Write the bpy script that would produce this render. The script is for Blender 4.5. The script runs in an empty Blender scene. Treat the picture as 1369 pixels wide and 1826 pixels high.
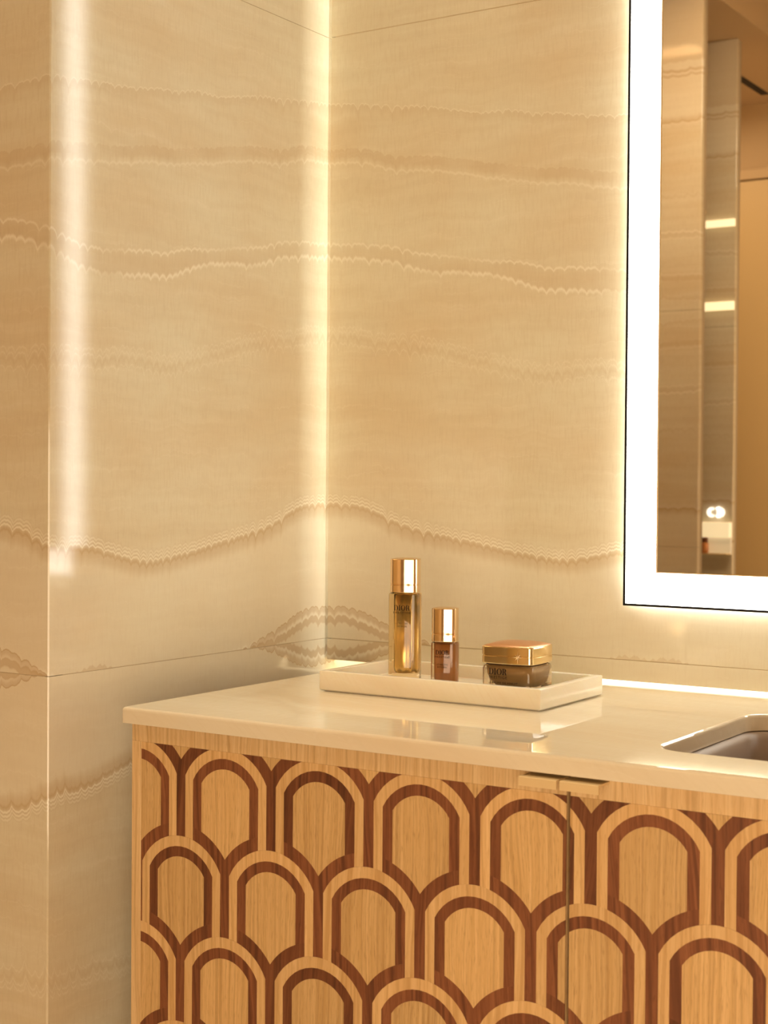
import bpy, bmesh, math, random
from mathutils import Vector, Matrix

random.seed(7)
scene = bpy.context.scene
col = scene.collection
Z = 0.85                      # height of the counter top above the floor; all z below are measured from it

# ------------------------------------------------------------------ camera
YAW, PITCH, ROLL = 0.57079, 0.01853, 0.00734
CAM = Vector((1.12448, -1.61473, 0.22403 + Z))
fwd = Vector((-math.sin(YAW) * math.cos(PITCH), math.cos(YAW) * math.cos(PITCH), -math.sin(PITCH)))
rgt = Vector((math.cos(YAW), math.sin(YAW), 0.0))
upv = rgt.cross(fwd)
r2 = math.cos(ROLL) * rgt + math.sin(ROLL) * upv
u2 = -math.sin(ROLL) * rgt + math.cos(ROLL) * upv
cd = bpy.data.cameras.new('camera')
cam = bpy.data.objects.new('camera', cd)
col.objects.link(cam)
cam.matrix_world = Matrix(((r2.x, u2.x, -fwd.x, CAM.x), (r2.y, u2.y, -fwd.y, CAM.y), (r2.z, u2.z, -fwd.z, CAM.z), (0, 0, 0, 1)))
cd.sensor_fit = 'VERTICAL'
cd.sensor_height = 36.0
cd.lens = 2766.2 / 1826 * 36
cd.clip_start = 0.05
cd.dof.use_dof = True
cd.dof.focus_distance = 1.66
cd.dof.aperture_fstop = 13.0
scene.camera = cam
cy = scene.cycles
cy.max_bounces, cy.diffuse_bounces, cy.glossy_bounces, cy.transmission_bounces = 9, 3, 4, 8
cy.caustics_reflective = False
cy.blur_glossy = 0.5

# ------------------------------------------------------------------ world and lights
world = bpy.data.worlds.new('world')
scene.world = world
world.use_nodes = True
world.node_tree.nodes['Background'].inputs[0].default_value = (1.0, 0.8, 0.55, 1)
world.node_tree.nodes['Background'].inputs[1].default_value = 0.02
WARM = (1.0, 0.88, 0.66)

def area(name, loc, direction, sx, sy, radiance, color=WARM, up='Y', spread=None):
    l = bpy.data.lights.new(name, 'AREA')
    l.shape = 'RECTANGLE'
    l.size, l.size_y = sx, sy
    l.color = color
    l.energy = radiance * math.pi * sx * sy
    if spread: l.spread = spread
    o = bpy.data.objects.new(name, l)
    col.objects.link(o)
    o.location = (loc[0], loc[1], loc[2] + Z)
    o.rotation_euler = Vector(direction).to_track_quat('-Z', up).to_euler()
    return o

# warm fill added behind the camera to brighten the cabinet, and the lit cove of the ceiling
AMBER = (1.0, 0.785, 0.54)
area('cabinet_fill', (1.35, -2.20, -0.15), (-0.8, 1.7, -0.05), 1.2, 1.0, 6.8, AMBER)
area('cove_light', (0.65, -2.5, 1.93), (0, 0, -1), 2.0, 3.8, 0.12, AMBER)
area('screen_fill', (-0.25, -2.2, 1.70), (-0.35, -0.75, -0.45), 0.5, 0.3, 8.5, AMBER, spread=math.radians(110))  # added fill aimed at the stone screens across the room
area('cove_edge_light', (-0.55, -2.5, 1.83), (-0.1, 0, 1), 0.12, 4.0, 14.0, AMBER)
area('far_room_fill', (-1.35, -3.9, 1.75), (0, 0, -1), 0.6, 0.6, 8.0, AMBER)  # added to lift the dark far end of the room
area('door_fill', (0.55, -3.95, 0.3), (-1, -0.3, 0), 0.5, 1.6, 5.2, AMBER)  # added side fill for the door reflected in the mirror
# overhead fill added to brighten the counter and the lower wall
for xd, ld in ((0.28, 30),):
    area('counter_fill', (xd, -0.33, 1.90), (0, 0, -1), 0.11, 0.11, ld, (1.0, 0.88, 0.68), spread=math.radians(48))
# light strip hidden in the slot between the left wall and the back wall slab
WHITE = (1.0, 0.97, 0.85)
area('corner_strip_light', (0.0020, 0.142, 0.76), (0, -1, 0), 0.0030, 1.4, 2300, WHITE)
# halo strips behind the rim of the mirror
area('mirror_halo_light_side', (0.429, -0.00125, 0.82), (-1, 0, 0), 0.0021, 1.42, 330, WHITE)
area('mirror_halo_light_bottom', (0.78, -0.00125, 0.107), (0, 0, -1), 0.70, 0.0021, 330, WHITE)

scene.view_settings.view_transform = 'Standard'
scene.view_settings.look = 'None'
scene.view_settings.exposure = 0.06
scene.view_settings.gamma = 1.0
scene.view_settings.use_curve_mapping = False

# ------------------------------------------------------------------ helpers
def lin(c):
    return tuple(((v / 255) / 12.92 if v / 255 <= 0.04045 else ((v / 255 + 0.055) / 1.055) ** 2.4) for v in c) + (1.0,)

class N:
    """small wrapper to write node trees"""
    def __init__(self, name):
        self.m = bpy.data.materials.new(name)
        self.m.use_nodes = True
        self.t = self.m.node_tree
        self.b = self.t.nodes['Principled BSDF']
    def new(self, kind, **props):
        n = self.t.nodes.new(kind)
        for k, v in props.items(): setattr(n, k, v)
        return n
    def put(self, sock, v):
        if isinstance(v, bpy.types.NodeSocket): self.t.links.new(v, sock)
        elif isinstance(v, (tuple, list)) and len(v) == 3 and sock.type == 'RGBA': sock.default_value = (*v, 1)
        else: sock.default_value = v
    def math(self, op, a, b=0.0, c=None, clamp=False):
        n = self.new('ShaderNodeMath', operation=op, use_clamp=clamp)
        self.put(n.inputs[0], a); self.put(n.inputs[1], b)
        if c is not None: self.put(n.inputs[2], c)
        return n.outputs[0]
    def vec(self, x, y, z=0.0):
        n = self.new('ShaderNodeCombineXYZ')
        self.put(n.inputs[0], x); self.put(n.inputs[1], y); self.put(n.inputs[2], z)
        return n.outputs[0]
    def sep(self, v):
        n = self.new('ShaderNodeSeparateXYZ'); self.put(n.inputs[0], v)
        return n.outputs
    def noise(self, v, scale=1.0, detail=3.0, rough=0.5, dist=0.0):
        n = self.new('ShaderNodeTexNoise'); self.put(n.inputs['Vector'], v)
        n.inputs['Scale'].default_value = scale; n.inputs['Detail'].default_value = detail
        n.inputs['Roughness'].default_value = rough; n.inputs['Distortion'].default_value = dist
        return n.outputs['Fac']
    def ramp(self, f, stops, interp='LINEAR'):
        n = self.new('ShaderNodeValToRGB'); r = n.color_ramp; r.interpolation = interp
        while len(r.elements) < len(stops): r.elements.new(0.5)
        for e, (p, c) in zip(r.elements, stops):
            e.position = p
            e.color = (c, c, c, 1) if isinstance(c, (int, float)) else (*c[:3], 1)
        self.put(n.inputs[0], f)
        return n.outputs[0]
    def remap(self, v, a, b, c=0.0, d=1.0, smooth=False):
        n = self.new('ShaderNodeMapRange'); n.clamp = True
        if smooth: n.interpolation_type = 'SMOOTHSTEP'
        self.put(n.inputs[0], v)
        for i, q in enumerate((a, b, c, d)): n.inputs[i + 1].default_value = q
        return n.outputs[0]
    def mix(self, f, a, b, blend='MIX'):
        n = self.new('ShaderNodeMix', data_type='RGBA', blend_type=blend)
        self.put(n.inputs[0], f); self.put(n.inputs[6], a); self.put(n.inputs[7], b)
        return n.outputs[2]
    def curve(self, v, pts):
        """pts in 0..1 both ways"""
        n = self.new('ShaderNodeFloatCurve'); c = n.mapping.curves[0]
        n.mapping.use_clip = False
        c.points[0].location = pts[0]; c.points[1].location = pts[-1]
        for q in pts[1:-1]: c.points.new(*q)
        for q in c.points: q.handle_type = 'AUTO'
        n.mapping.update()
        self.put(n.inputs['Value'], v)
        return n.outputs[0]
    def bump(self, h, strength, dist=0.001):
        n = self.new('ShaderNodeBump'); n.inputs['Strength'].default_value = strength
        n.inputs['Distance'].default_value = dist
        self.put(n.inputs['Height'], h)
        self.t.links.new(n.outputs[0], self.b.inputs['Normal'])
    def set(self, **kw):
        for k, v in kw.items(): self.put(self.b.inputs[k.replace('_', ' ')], v)
        return self.m

def simple(name, color, rough=0.5, metal=0.0, **kw):
    n = N(name)
    n.set(Base_Color=color, Roughness=rough, Metallic=metal)
    for k, v in kw.items(): n.put(n.b.inputs[k.replace('_', ' ')], v)
    return n.m

# ------------------------------------------------------------------ stone
ZJ, ZU = 0.02685, 0.78468     # the two horizontal slab joints
PIER = 0.486                  # depth of the pier that makes the left wall
# vein courses as (distance from the inner corner, height above the lower joint)
VEINS = {
 'main': [(0, .1673), (.034, .1676), (.067, .161), (.101, .147), (.133, .139), (.173, .1315), (.204, .1266), (.254, .1175), (.29, .1125), (.331, .109), (.366, .111), (.395, .119), (.43, .127), (.486, .128), (.51, .142), (.55, .147), (.62, .142), (.8, .15)],
 'foot': [(0, .0222), (.017, .0235), (.035, .023), (.052, .0185), (.069, .0135), (.088, .0085), (.12, .002), (.16, -.005), (.3, -.02), (.44, -.02), (.486, -.006), (.53, .010), (.56, .018), (.65, .03), (.8, .05)],
 'crest': [(0, .0378), (.036, .038), (.059, .0335), (.09, .0225), (.126, .011), (.15, .003), (.19, -.006), (.3, -.02), (.44, -.012), (.486, -.001), (.51, .013), (.54, .026), (.65, .05), (.8, .07)],
 'band_top': [(0, .498), (.052, .492), (.098, .4875), (.134, .4758), (.193, .466), (.235, .4585), (.284, .454), (.316, .446), (.363, .442), (.42, .438), (.486, .448), (.53, .462), (.8, .47)],
 'band_low': [(0, .483), (.056, .4745), (.098, .4695), (.154, .452), (.193, .450), (.235, .443), (.269, .434), (.302, .4245), (.363, .418), (.42, .416), (.486, .430), (.53, .445), (.8, .455)],
 'brown': [(0, .611), (.064, .604), (.097, .5945), (.17, .583), (.22, .574), (.286, .560), (.333, .553), (.41, .541), (.5, .53), (.8, .55)],
 'upper': [(0, .6715), (.096, .6585), (.136, .652), (.16, .646), (.215, .6365), (.25, .633), (.307, .6235), (.36, .613), (.42, .607), (.5, .60), (.8, .61)],
 'faint': [(0, .378), (.099, .366), (.179, .350), (.255, .331), (.3, .3205), (.364, .3257), (.405, .319), (.5, .318), (.8, .33)],
}

def onyx(name, base, deep, light, gloss=0.04, spec=0.5, seed=0.0, veins=True, sub=0.0):
    n = N(name)
    uv = n.new('ShaderNodeUVMap').outputs[0]
    s = n.sep(uv); u, v = s[0], s[1]
    # scalloped wobble shared by every band
    low = n.math('SUBTRACT', n.noise(n.vec(n.math('MULTIPLY', u, 16), n.math('MULTIPLY', v, 6), seed), 1, 2), 0.5)
    vor = n.new('ShaderNodeTexVoronoi', voronoi_dimensions='1D')
    n.put(vor.inputs['W'], n.math('ADD', n.math('MULTIPLY', u, 24), n.math('MULTIPLY', v, 2.3)))
    sc = n.math('MULTIPLY', n.math('POWER', vor.outputs['Distance'], 2.0), n.math('MULTIPLY', n.noise(n.vec(n.math('MULTIPLY', u, 9), v, seed + 6), 1, 1), 0.034))
    vor2 = n.new('ShaderNodeTexVoronoi', voronoi_dimensions='1D')
    n.put(vor2.inputs['W'], n.math('ADD', n.math('MULTIPLY', u, 72), n.math('MULTIPLY', v, 6.7)))
    sc = n.math('ADD', sc, n.math('MULTIPLY', n.math('POWER', vor2.outputs['Distance'], 2.0), n.math('MULTIPLY', n.noise(n.vec(n.math('MULTIPLY', u, 22), n.math('MULTIPLY', v, 3), seed + 12), 1, 1), 0.0052)))
    sc = n.math('ADD', sc, n.math('MULTIPLY', n.math('SUBTRACT', n.noise(n.vec(n.math('MULTIPLY', u, 160), n.math('MULTIPLY', v, 30), seed + 13), 1, 2), 0.5), 0.0030))
    wob = n.math('ADD', n.math('MULTIPLY', low, 0.016), n.math('SUBTRACT', sc, 0.004))
    vw = n.math('ADD', v, wob)
    # fine growth layers
    vl = n.math('ADD', v, n.math('ADD', n.math('MULTIPLY', low, 0.020), n.math('MULTIPLY', n.noise(n.vec(n.math('MULTIPLY', u, 70), n.math('MULTIPLY', v, 25), seed + 8), 1, 2), 0.006)))
    lay = n.noise(n.vec(n.math('MULTIPLY', u, 5), n.math('MULTIPLY', vl, 60), seed), 1, 4, 0.6)
    lay2 = n.noise(n.vec(n.math('MULTIPLY', u, 9), n.math('MULTIPLY', n.math('ADD', vl, n.math('MULTIPLY', wob, 0.4)), 260), seed + 5), 1, 2, 0.5)
    cloud = n.noise(n.vec(n.math('MULTIPLY', u, 5), n.math('MULTIPLY', v, 9), seed + 9), 1, 3, 0.5)
    fib = n.noise(n.vec(n.math('MULTIPLY', u, 420), n.math('MULTIPLY', v, 45), seed + 3), 1, 3, 0.6)
    blot = n.noise(n.vec(n.math('MULTIPLY', u, 60), n.math('MULTIPLY', v, 60), seed + 4), 1, 3, 0.6)
    c = n.mix(n.remap(cloud, 0.32, 0.68), base, tuple(a * k for a, k in zip(base, (0.94, 0.86, 0.78))))
    c = n.mix(n.math('MULTIPLY', n.remap(lay, 0.48, 0.75), 0.26), c, deep)
    c = n.mix(n.math('MULTIPLY', n.remap(lay, 0.46, 0.28), 0.20), c, light)
    c = n.mix(n.math('MULTIPLY', n.remap(lay2, 0.58, 0.72), 0.16), c, light)
    c = n.mix(n.math('MULTIPLY', n.remap(fib, 0.48, 0.72), 0.26), c, deep)
    c = n.mix(n.math('MULTIPLY', n.remap(blot, 0.50, 0.75), 0.14), c, deep)
    if veins:
        un = n.math('MULTIPLY', u, 1.25)
        brk = n.noise(n.vec(n.math('MULTIPLY', u, 14), n.math('MULTIPLY', v, 14), seed + 7), 1, 2)
        def dist(key, amp=1.0):
            pts = VEINS[key]
            cur = n.curve(un, [(a * 1.25, b) for a, b in pts])
            return n.math('SUBTRACT', n.math('ADD', v, n.math('MULTIPLY', wob, amp)), cur)
        brown = lambda d, lo, hi, soft: n.math('MULTIPLY', n.remap(d, lo - soft, lo, 0, 1, True), n.remap(d, hi, hi + 0.0015, 1, 0, True))
        line = lambda d, at, w: n.remap(n.math('ABSOLUTE', n.math('SUBTRACT', d, at)), 0, w, 1, 0)
        BR = (deep[0] * 0.86, deep[1] * 0.70, deep[2] * 0.50)
        d = dist('main', 0.65)
        ds = dist('main', 0.3)
        c = n.mix(n.math('MULTIPLY', n.remap(d, 0.0, -0.02, 0, 1), 0.38), c, light)
        c = n.mix(n.math('MULTIPLY', brown(ds, -0.005, 0.002, 0.014), 0.30), c, BR)
        c = n.mix(n.math('MULTIPLY', line(d, -0.0020, 0.0030), 0.42), c, BR)
        for at, k in ((0.0034, 0.95), (0.0075, 0.75), (0.0115, 0.45)):
            c = n.mix(n.math('MULTIPLY', line(d, at, 0.0016), k), c, light)
            c = n.mix(n.math('MULTIPLY', line(d, at + 0.0020, 0.0012), k * 0.45), c, deep)
        d = dist('foot', 0.5)
        c = n.mix(n.math('MULTIPLY', brown(d, -0.0035, 0.0035, 0.003), 0.48), c, BR)
        c = n.mix(n.math('MULTIPLY', line(d, 0.0065, 0.0035), 0.7), c, light)
        d = dist('crest', 0.5)
        c = n.mix(n.math('MULTIPLY', brown(d, -0.004, 0.0, 0.007), 0.4), c, BR)
        c = n.mix(n.math('MULTIPLY', line(d, 0.0, 0.0012), 0.5), c, BR)
        dt = dist('band_top', 0.6); dl = dist('band_low', 0.7)
        fade = n.remap(brk, 0.30, 0.52)
        inb = n.math('MULTIPLY', n.remap(dt, -0.012, 0.0, 1, 0.25), n.math('MULTIPLY', n.math('LESS_THAN', dt, 0.0), n.math('GREATER_THAN', dl, 0.0)))
        c = n.mix(n.math('MULTIPLY', inb, 0.17), c, BR)
        c = n.mix(n.math('MULTIPLY', n.math('MULTIPLY', line(dt, 0.0, 0.0022), 0.75), fade), c, light)
        c = n.mix(n.math('MULTIPLY', n.math('MULTIPLY', line(dl, -0.0015, 0.0034), 0.85), fade), c, light)
        d = dist('brown', 0.5)
        c = n.mix(n.math('MULTIPLY', n.math('MULTIPLY', brown(d, -0.004, 0.004, 0.006), 0.24), n.remap(brk, 0.36, 0.55, 0.45, 1)), c, BR)
        c = n.mix(n.math('MULTIPLY', line(d, -0.0125, 0.0024), 0.45), c, light)
        d = dist('upper', 0.7)
        c = n.mix(n.math('MULTIPLY', brown(d, -0.002, 0.0, 0.012), 0.18), c, BR)
        c = n.mix(n.math('MULTIPLY', line(d, 0.0010, 0.0012), 0.55), c, light)
        d = dist('faint', 1.2)
        c = n.mix(n.math('MULTIPLY', line(d, 0.0, 0.0035), 0.14), c, BR)
        for at in (0.006, 0.012, -0.008):
            c = n.mix(n.math('MULTIPLY', line(d, at, 0.0016), 0.32), c, light)
        # brown scallops that follow the joint
        hem = n.math('SUBTRACT', n.math('MULTIPLY', n.remap(n.noise(n.vec(n.math('MULTIPLY', u, 8), 0.0, seed + 1.5), 1, 1), 0.54, 0.66), 0.008), n.math('MULTIPLY', vor.outputs['Distance'], 0.006))
        c = n.mix(n.math('MULTIPLY', n.remap(n.math('SUBTRACT', v, hem), 0.0, 0.0012, 1, 0), 0.28), c, BR)
    grit = n.noise(n.vec(n.math('MULTIPLY', u, 900), n.math('MULTIPLY', v, 620), seed), 1, 2, 0.6)
    if veins: n.bump(grit, 0.05, 0.0004)
    n.set(Base_Color=c, Roughness=gloss, IOR=1.55)
    n.b.inputs['Specular IOR Level'].default_value = spec
    if sub:
        n.b.inputs['Subsurface Weight'].default_value = sub
        n.b.inputs['Subsurface Radius'].default_value = (1.0, 0.75, 0.45)
        n.b.inputs['Subsurface Scale'].default_value = 0.012
    return n.m

OB, OD, OL = (0.755, 0.70, 0.535), (0.60, 0.485, 0.32), (0.88, 0.82, 0.68)
M = {}
M['onyx'] = onyx('honey_onyx', OB, OD, OL)
M['white_onyx'] = onyx('white_onyx', (0.86, 0.785, 0.62), (0.76, 0.65, 0.46), (0.92, 0.86, 0.73), gloss=0.02, spec=0.75, seed=11.3, veins=False)
M['tray_onyx'] = onyx('tray_onyx', (0.92, 0.86, 0.72), (0.82, 0.71, 0.52), (0.95, 0.91, 0.81), gloss=0.16, seed=23.1, veins=False, sub=0.25)
M['plaster'] = simple('brown_plaster', (0.60, 0.42, 0.22), 0.6)
M['ceiling'] = simple('ceiling_paint', (0.60, 0.43, 0.25), 0.7)
M['cove'] = simple('cove_paint', (0.80, 0.66, 0.40), 0.6)
M['door_paint'] = simple('satin_door_paint', (0.66, 0.47, 0.22), 0.45)
M['black'] = simple('black_metal', (0.012, 0.010, 0.010), 0.35, 0.6)
M['mortar'] = simple('substrate', (0.45, 0.36, 0.24), 0.8)
M['joint'] = simple('joint_filler', (0.60, 0.46, 0.29), 0.5)
M['ceramic'] = simple('sink_ceramic', (0.33, 0.245, 0.185), 0.4)
M['dark_slot'] = simple('dark_slot', (0.02, 0.016, 0.012), 0.7)

def floor_mat():
    n = N('stone_floor')
    pos = n.new('ShaderNodeNewGeometry').outputs['Position']
    f = n.noise(pos, 6, 4)
    n.set(Base_Color=n.mix(f, (0.42, 0.33, 0.22), (0.52, 0.42, 0.29)), Roughness=0.2)
    return n.m
M['floor'] = floor_mat()

def wood(name, a, b, pore, rough=0.42, fine=520, long=9, pore_amt=0.35, tone=0.16, tilt=0.02, lines=260, line_amt=0.3):
    n = N(name)
    pos = n.sep(n.new('ShaderNodeNewGeometry').outputs['Position'])
    rnd = n.new('ShaderNodeObjectInfo').outputs['Random']
    off = n.math('MULTIPLY', rnd, 37.0)
    lean = n.math('MULTIPLY', n.math('SUBTRACT', rnd, 0.5), 2 * tilt)
    x = n.math('ADD', pos[0], n.math('MULTIPLY', pos[2], lean))
    wav = n.math('MULTIPLY', n.noise(n.vec(n.math('MULTIPLY', x, 14), n.math('MULTIPLY', pos[2], 5), off), 1, 2), 0.020)
    xs = n.math('ADD', x, wav)
    g1 = n.noise(n.vec(n.math('MULTIPLY', xs, fine), n.math('MULTIPLY', pos[2], long), off), 1, 3, 0.6)
    g2 = n.noise(n.vec(n.math('MULTIPLY', xs, fine * 0.28), n.math('MULTIPLY', pos[2], long * 0.5), off), 1, 2, 0.5)
    g3 = n.noise(n.vec(n.math('MULTIPLY', xs, fine * 2.2), n.math('MULTIPLY', pos[2], long * 9), off), 1, 2, 0.5)
    c = n.mix(n.remap(g1, 0.33, 0.67), a, b)
    c = n.mix(n.math('MULTIPLY', n.remap(g2, 0.45, 0.72), 0.45), c, b)
    g4 = n.noise(n.vec(n.math('MULTIPLY', xs, lines), n.math('MULTIPLY', pos[2], 2.5), off), 1, 1, 0.4)
    c = n.mix(n.math('MULTIPLY', n.remap(g4, 0.52, 0.66), line_amt), c, pore)
    c = n.mix(n.math('MULTIPLY', n.remap(g3, 0.55, 0.70), pore_amt), c, pore)
    t = n.math('ADD', 1 - tone, n.math('MULTIPLY', rnd, 2 * tone))
    c = n.mix(1.0, c, n.vec(t, t, t), 'MULTIPLY')
    n.bump(g3, 0.08, 0.0003)
    n.set(Base_Color=c, Roughness=rough)
    n.b.inputs['Specular IOR Level'].default_value = 0.35
    return n.m

M['wood_tan'] = wood('tan_veneer', (0.74, 0.495, 0.235), (0.60, 0.37, 0.15), (0.34, 0.18, 0.06), tone=0.10, lines=330, line_amt=0.32, pore_amt=0.42)
M['wood_light'] = wood('light_veneer', (0.79, 0.53, 0.26), (0.67, 0.41, 0.175), (0.50, 0.27, 0.095), tone=0.06, fine=300, lines=300, line_amt=0.5)
M['wood_dark'] = wood('dark_veneer', (0.275, 0.105, 0.046), (0.175, 0.060, 0.026), (0.085, 0.030, 0.015), tone=0.20, fine=330, tilt=0.1, lines=230, line_amt=0.6)
M['wood_edge'] = wood('edge_veneer', (0.80, 0.575, 0.31), (0.67, 0.435, 0.205), (0.48, 0.285, 0.12), tone=0.05, fine=430, lines=280, line_amt=0.5)
M['brass'] = simple('satin_brass', (0.84, 0.63, 0.34), 0.4, 0.2)
M['gold_cap'] = simple('rose_gold', (0.90, 0.70, 0.47), 0.09, 1.0)
M['gold_lid'] = simple('pale_gold', (0.88, 0.70, 0.40), 0.11, 1.0)
M['gold_liner'] = simple('brushed_gold_liner', (0.84, 0.60, 0.24), 0.26, 0.8)
M['rose_top'] = simple('rose_gold_top', (0.72, 0.40, 0.22), 0.30, 0.9)
def glass(name, c, rough=0.02):
    n = N(name)
    n.set(Base_Color=c, Roughness=rough, IOR=1.47)
    n.b.inputs['Transmission Weight'].default_value = 1.0
    return n.m
M['amber_glass'] = glass('amber_glass', (0.95, 0.82, 0.58))
M['clear_glass'] = glass('clear_glass', (0.95, 0.86, 0.72))
M['smoky_glass'] = glass('smoky_amber_glass', (0.84, 0.70, 0.52))
M['serum'] = simple('orange_serum', (0.62, 0.25, 0.08), 0.22)
M['cream'] = simple('cream_cup', (0.58, 0.41, 0.22), 0.28, 0.15)
M['ink'] = simple('black_print', (0.015, 0.010, 0.008), 0.6, Specular_IOR_Level=0.1)
M['ink_dim'] = simple('brown_print', (0.10, 0.05, 0.02), 0.6, Specular_IOR_Level=0.1)
M['star'] = simple('star_metal', (0.98, 0.86, 0.68), 0.22, 1.0)

def emit(name, color, strength):
    n = N(name)
    n.set(Base_Color=(0.8, 0.8, 0.8), Roughness=0.25)
    n.b.inputs['Emission Color'].default_value = (*color, 1)
    n.b.inputs['Emission Strength'].default_value = strength
    return n.m
M['mirror_light'] = emit('mirror_light_diffuser', (1.0, 0.98, 0.88), 7.4)
M['bar_light'] = emit('bar_light', (1.0, 0.80, 0.46), 1.1)
M['sign_light'] = emit('sign_light', (1.0, 0.95, 0.88), 1.6)
M['spot_light'] = emit('spot_light', (1.0, 0.93, 0.75), 6.0)
M['box_light'] = emit('box_light', (1.0, 0.80, 0.46), 0.75)
M['box_dim'] = emit('box_dim', (1.0, 0.76, 0.42), 0.30)
M['mirror_glass'] = simple('mirror_silver', (0.90, 0.85, 0.77), 0.0, 1.0)

M['led'] = emit('led_strip', (1.0, 0.90, 0.70), 1.8)

# ------------------------------------------------------------------ mesh helpers
def link(name, me, mat, parent=None, loc=None):
    o = bpy.data.objects.new(name, me)
    col.objects.link(o)
    if mat is not None and not me.materials: me.materials.append(mat)
    if parent is not None:
        o.parent = parent
        if loc: o.location = loc
    else:
        l = loc or (0, 0, 0)
        o.location = (l[0], l[1], l[2] + Z)
    return o

def mesh(name, verts, faces, smooth=False):
    me = bpy.data.meshes.new(name)
    me.from_pydata([tuple(v) for v in verts], [], faces)
    me.validate(); me.update()
    bm = bmesh.new(); bm.from_mesh(me)
    bmesh.ops.recalc_face_normals(bm, faces=bm.faces)
    bm.to_mesh(me); bm.free()
    if smooth:
        for p in me.polygons: p.use_smooth = True
    return me

def box_mesh(name, lo, hi, bevel=0.0, seg=2):
    bm = bmesh.new()
    bmesh.ops.create_cube(bm, size=1)
    for v in bm.verts:
        v.co = Vector([lo[i] + (v.co[i] + 0.5) * (hi[i] - lo[i]) for i in range(3)])
    if bevel:
        bmesh.ops.bevel(bm, geom=list(bm.edges), offset=bevel, segments=seg, profile=0.5, affect='EDGES')
    me = bpy.data.meshes.new(name); bm.to_mesh(me); bm.free()
    return me

def uvmap(me, fn):
    lay = me.uv_layers.new(name='UVMap')
    for l in me.loops:
        lay.data[l.index].uv = fn(me.vertices[l.vertex_index].co)

def tag(o, label=None, cat=None, group=None, kind=None):
    if label: o['label'] = label
    if cat: o['category'] = cat
    if group: o['group'] = group
    if kind: o['kind'] = kind
    return o

def empty(name, loc, rz=0.0):
    o = bpy.data.objects.new(name, None)
    col.objects.link(o)
    o.empty_display_size = 0.05
    o.location = (loc[0], loc[1], loc[2] + Z)
    o.rotation_euler = (0, 0, rz)
    return o

def loft(name, loops, cap0=True, cap1=True, smooth=True):
    n = len(loops[0]); verts = [v for l in loops for v in l]; faces = []
    for i in range(len(loops) - 1):
        for j in range(n):
            k = (j + 1) % n
            faces.append((i * n + j, i * n + k, (i + 1) * n + k, (i + 1) * n + j))
    if cap0: faces.append(tuple(reversed(range(n))))
    if cap1: faces.append(tuple(range((len(loops) - 1) * n, len(loops) * n)))
    me = mesh(name, verts, faces, smooth)
    return me

def sharpen(me, ang=0.6):
    bm = bmesh.new(); bm.from_mesh(me)
    for e in bm.edges:
        e.smooth = not (len(e.link_faces) == 2 and e.calc_face_angle(0) > ang)
    bm.to_mesh(me); bm.free()
    return me

# ------------------------------------------------------------------ the room
FLOOR, CEIL, COVE = -Z, 1.79, 1.97
def struct(name, me, mat, parent=None):
    o = link(name, me, mat, parent)
    o['kind'] = 'structure'
    return o

fl = struct('floor', box_mesh('floor', (-2.2, -4.7, FLOOR - 0.05), (2.0, 0.12, FLOOR)), M['floor'])
X_COVE = -0.69
struct('ceiling', box_mesh('ceiling', (-2.2, -4.7, CEIL), (X_COVE, 0.12, CEIL + 0.3)), M['ceiling'])
struct('trim_1', box_mesh('cove', (X_COVE, -4.7, COVE), (2.0, 0.12, COVE + 0.12)), M['cove'])
struct('wall_front', box_mesh('wall_front', (-2.2, -4.7, FLOOR), (2.0, -4.6, CEIL + 0.2)), M['plaster'])
struct('wall_right', box_mesh('wall_right', (1.9, -4.6, FLOOR), (2.0, 0.1, COVE)), M['plaster'])
struct('wall_far_left', box_mesh('wall_far_left', (-2.2, -4.6, FLOOR), (-2.1, 0.1, CEIL)), M['plaster'])

def fold(z):
    """slabs are book matched at the joints"""
    v = z - ZJ
    if v < 0: return 0.008 - v      # the saw cut takes a little between the slabs
    if z > ZU: return 2 * (ZU - ZJ) - v
    return v

# left wall: side of a stone clad pier; panels bookmatched from the corner
wl = struct('wall_left', box_mesh('pier_core', (-1.5, -PIER + 0.021, FLOOR), (-0.021, 0.154, CEIL)), M['mortar'])
J = 0.0003
rows = [(FLOOR, ZJ - J), (ZJ + J, ZU - J), (ZU + J, CEIL)]
def plan_prism(name, poly, z0, z1):
    """vertical slab from a plan outline"""
    n = len(poly)
    verts = [(x, y, z) for z in (z0, z1) for x, y in poly]
    faces = [tuple(range(n)), tuple(range(n, 2 * n))] + [(j, (j + 1) % n, n + (j + 1) % n, n + j) for j in range(n)]
    return mesh(name, verts, faces)
ch = 0.0012                   # width of the chamfer at the mitred outer corner
for z0, z1 in rows:
    me = plan_prism('stone_panel', [(0, -PIER + ch), (0, 0.15), (-0.02, 0.15), (-0.02, -PIER + 0.0202), (-ch / 2, -PIER + ch / 2 + 0.0001)], z0, z1)
    uvmap(me, lambda c: (-c.y, fold(c.z)))
    link('stone_panel', me, M['onyx'], wl, (0, 0, 0))
    me = plan_prism('stone_panel', [(-ch, -PIER), (-ch / 2, -PIER + ch / 2), (-0.02, -PIER + 0.0199), (-0.39, -PIER + 0.0199), (-0.39, -PIER)], z0, z1)
    uvmap(me, lambda c: (PIER + 0.8 * abs(c.x), fold(c.z)))
    link('stone_panel', me, M['onyx'], wl, (0, 0, 0))
    me = box_mesh('stone_panel', (-1.1, -PIER, z0), (-0.3906, -PIER + 0.02, z1), 0.0007)
    uvmap(me, lambda c: (1.11 - 0.8 * abs(c.x), fold(c.z)))
    link('stone_panel', me, M['onyx'], wl, (0, 0, 0))
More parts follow.
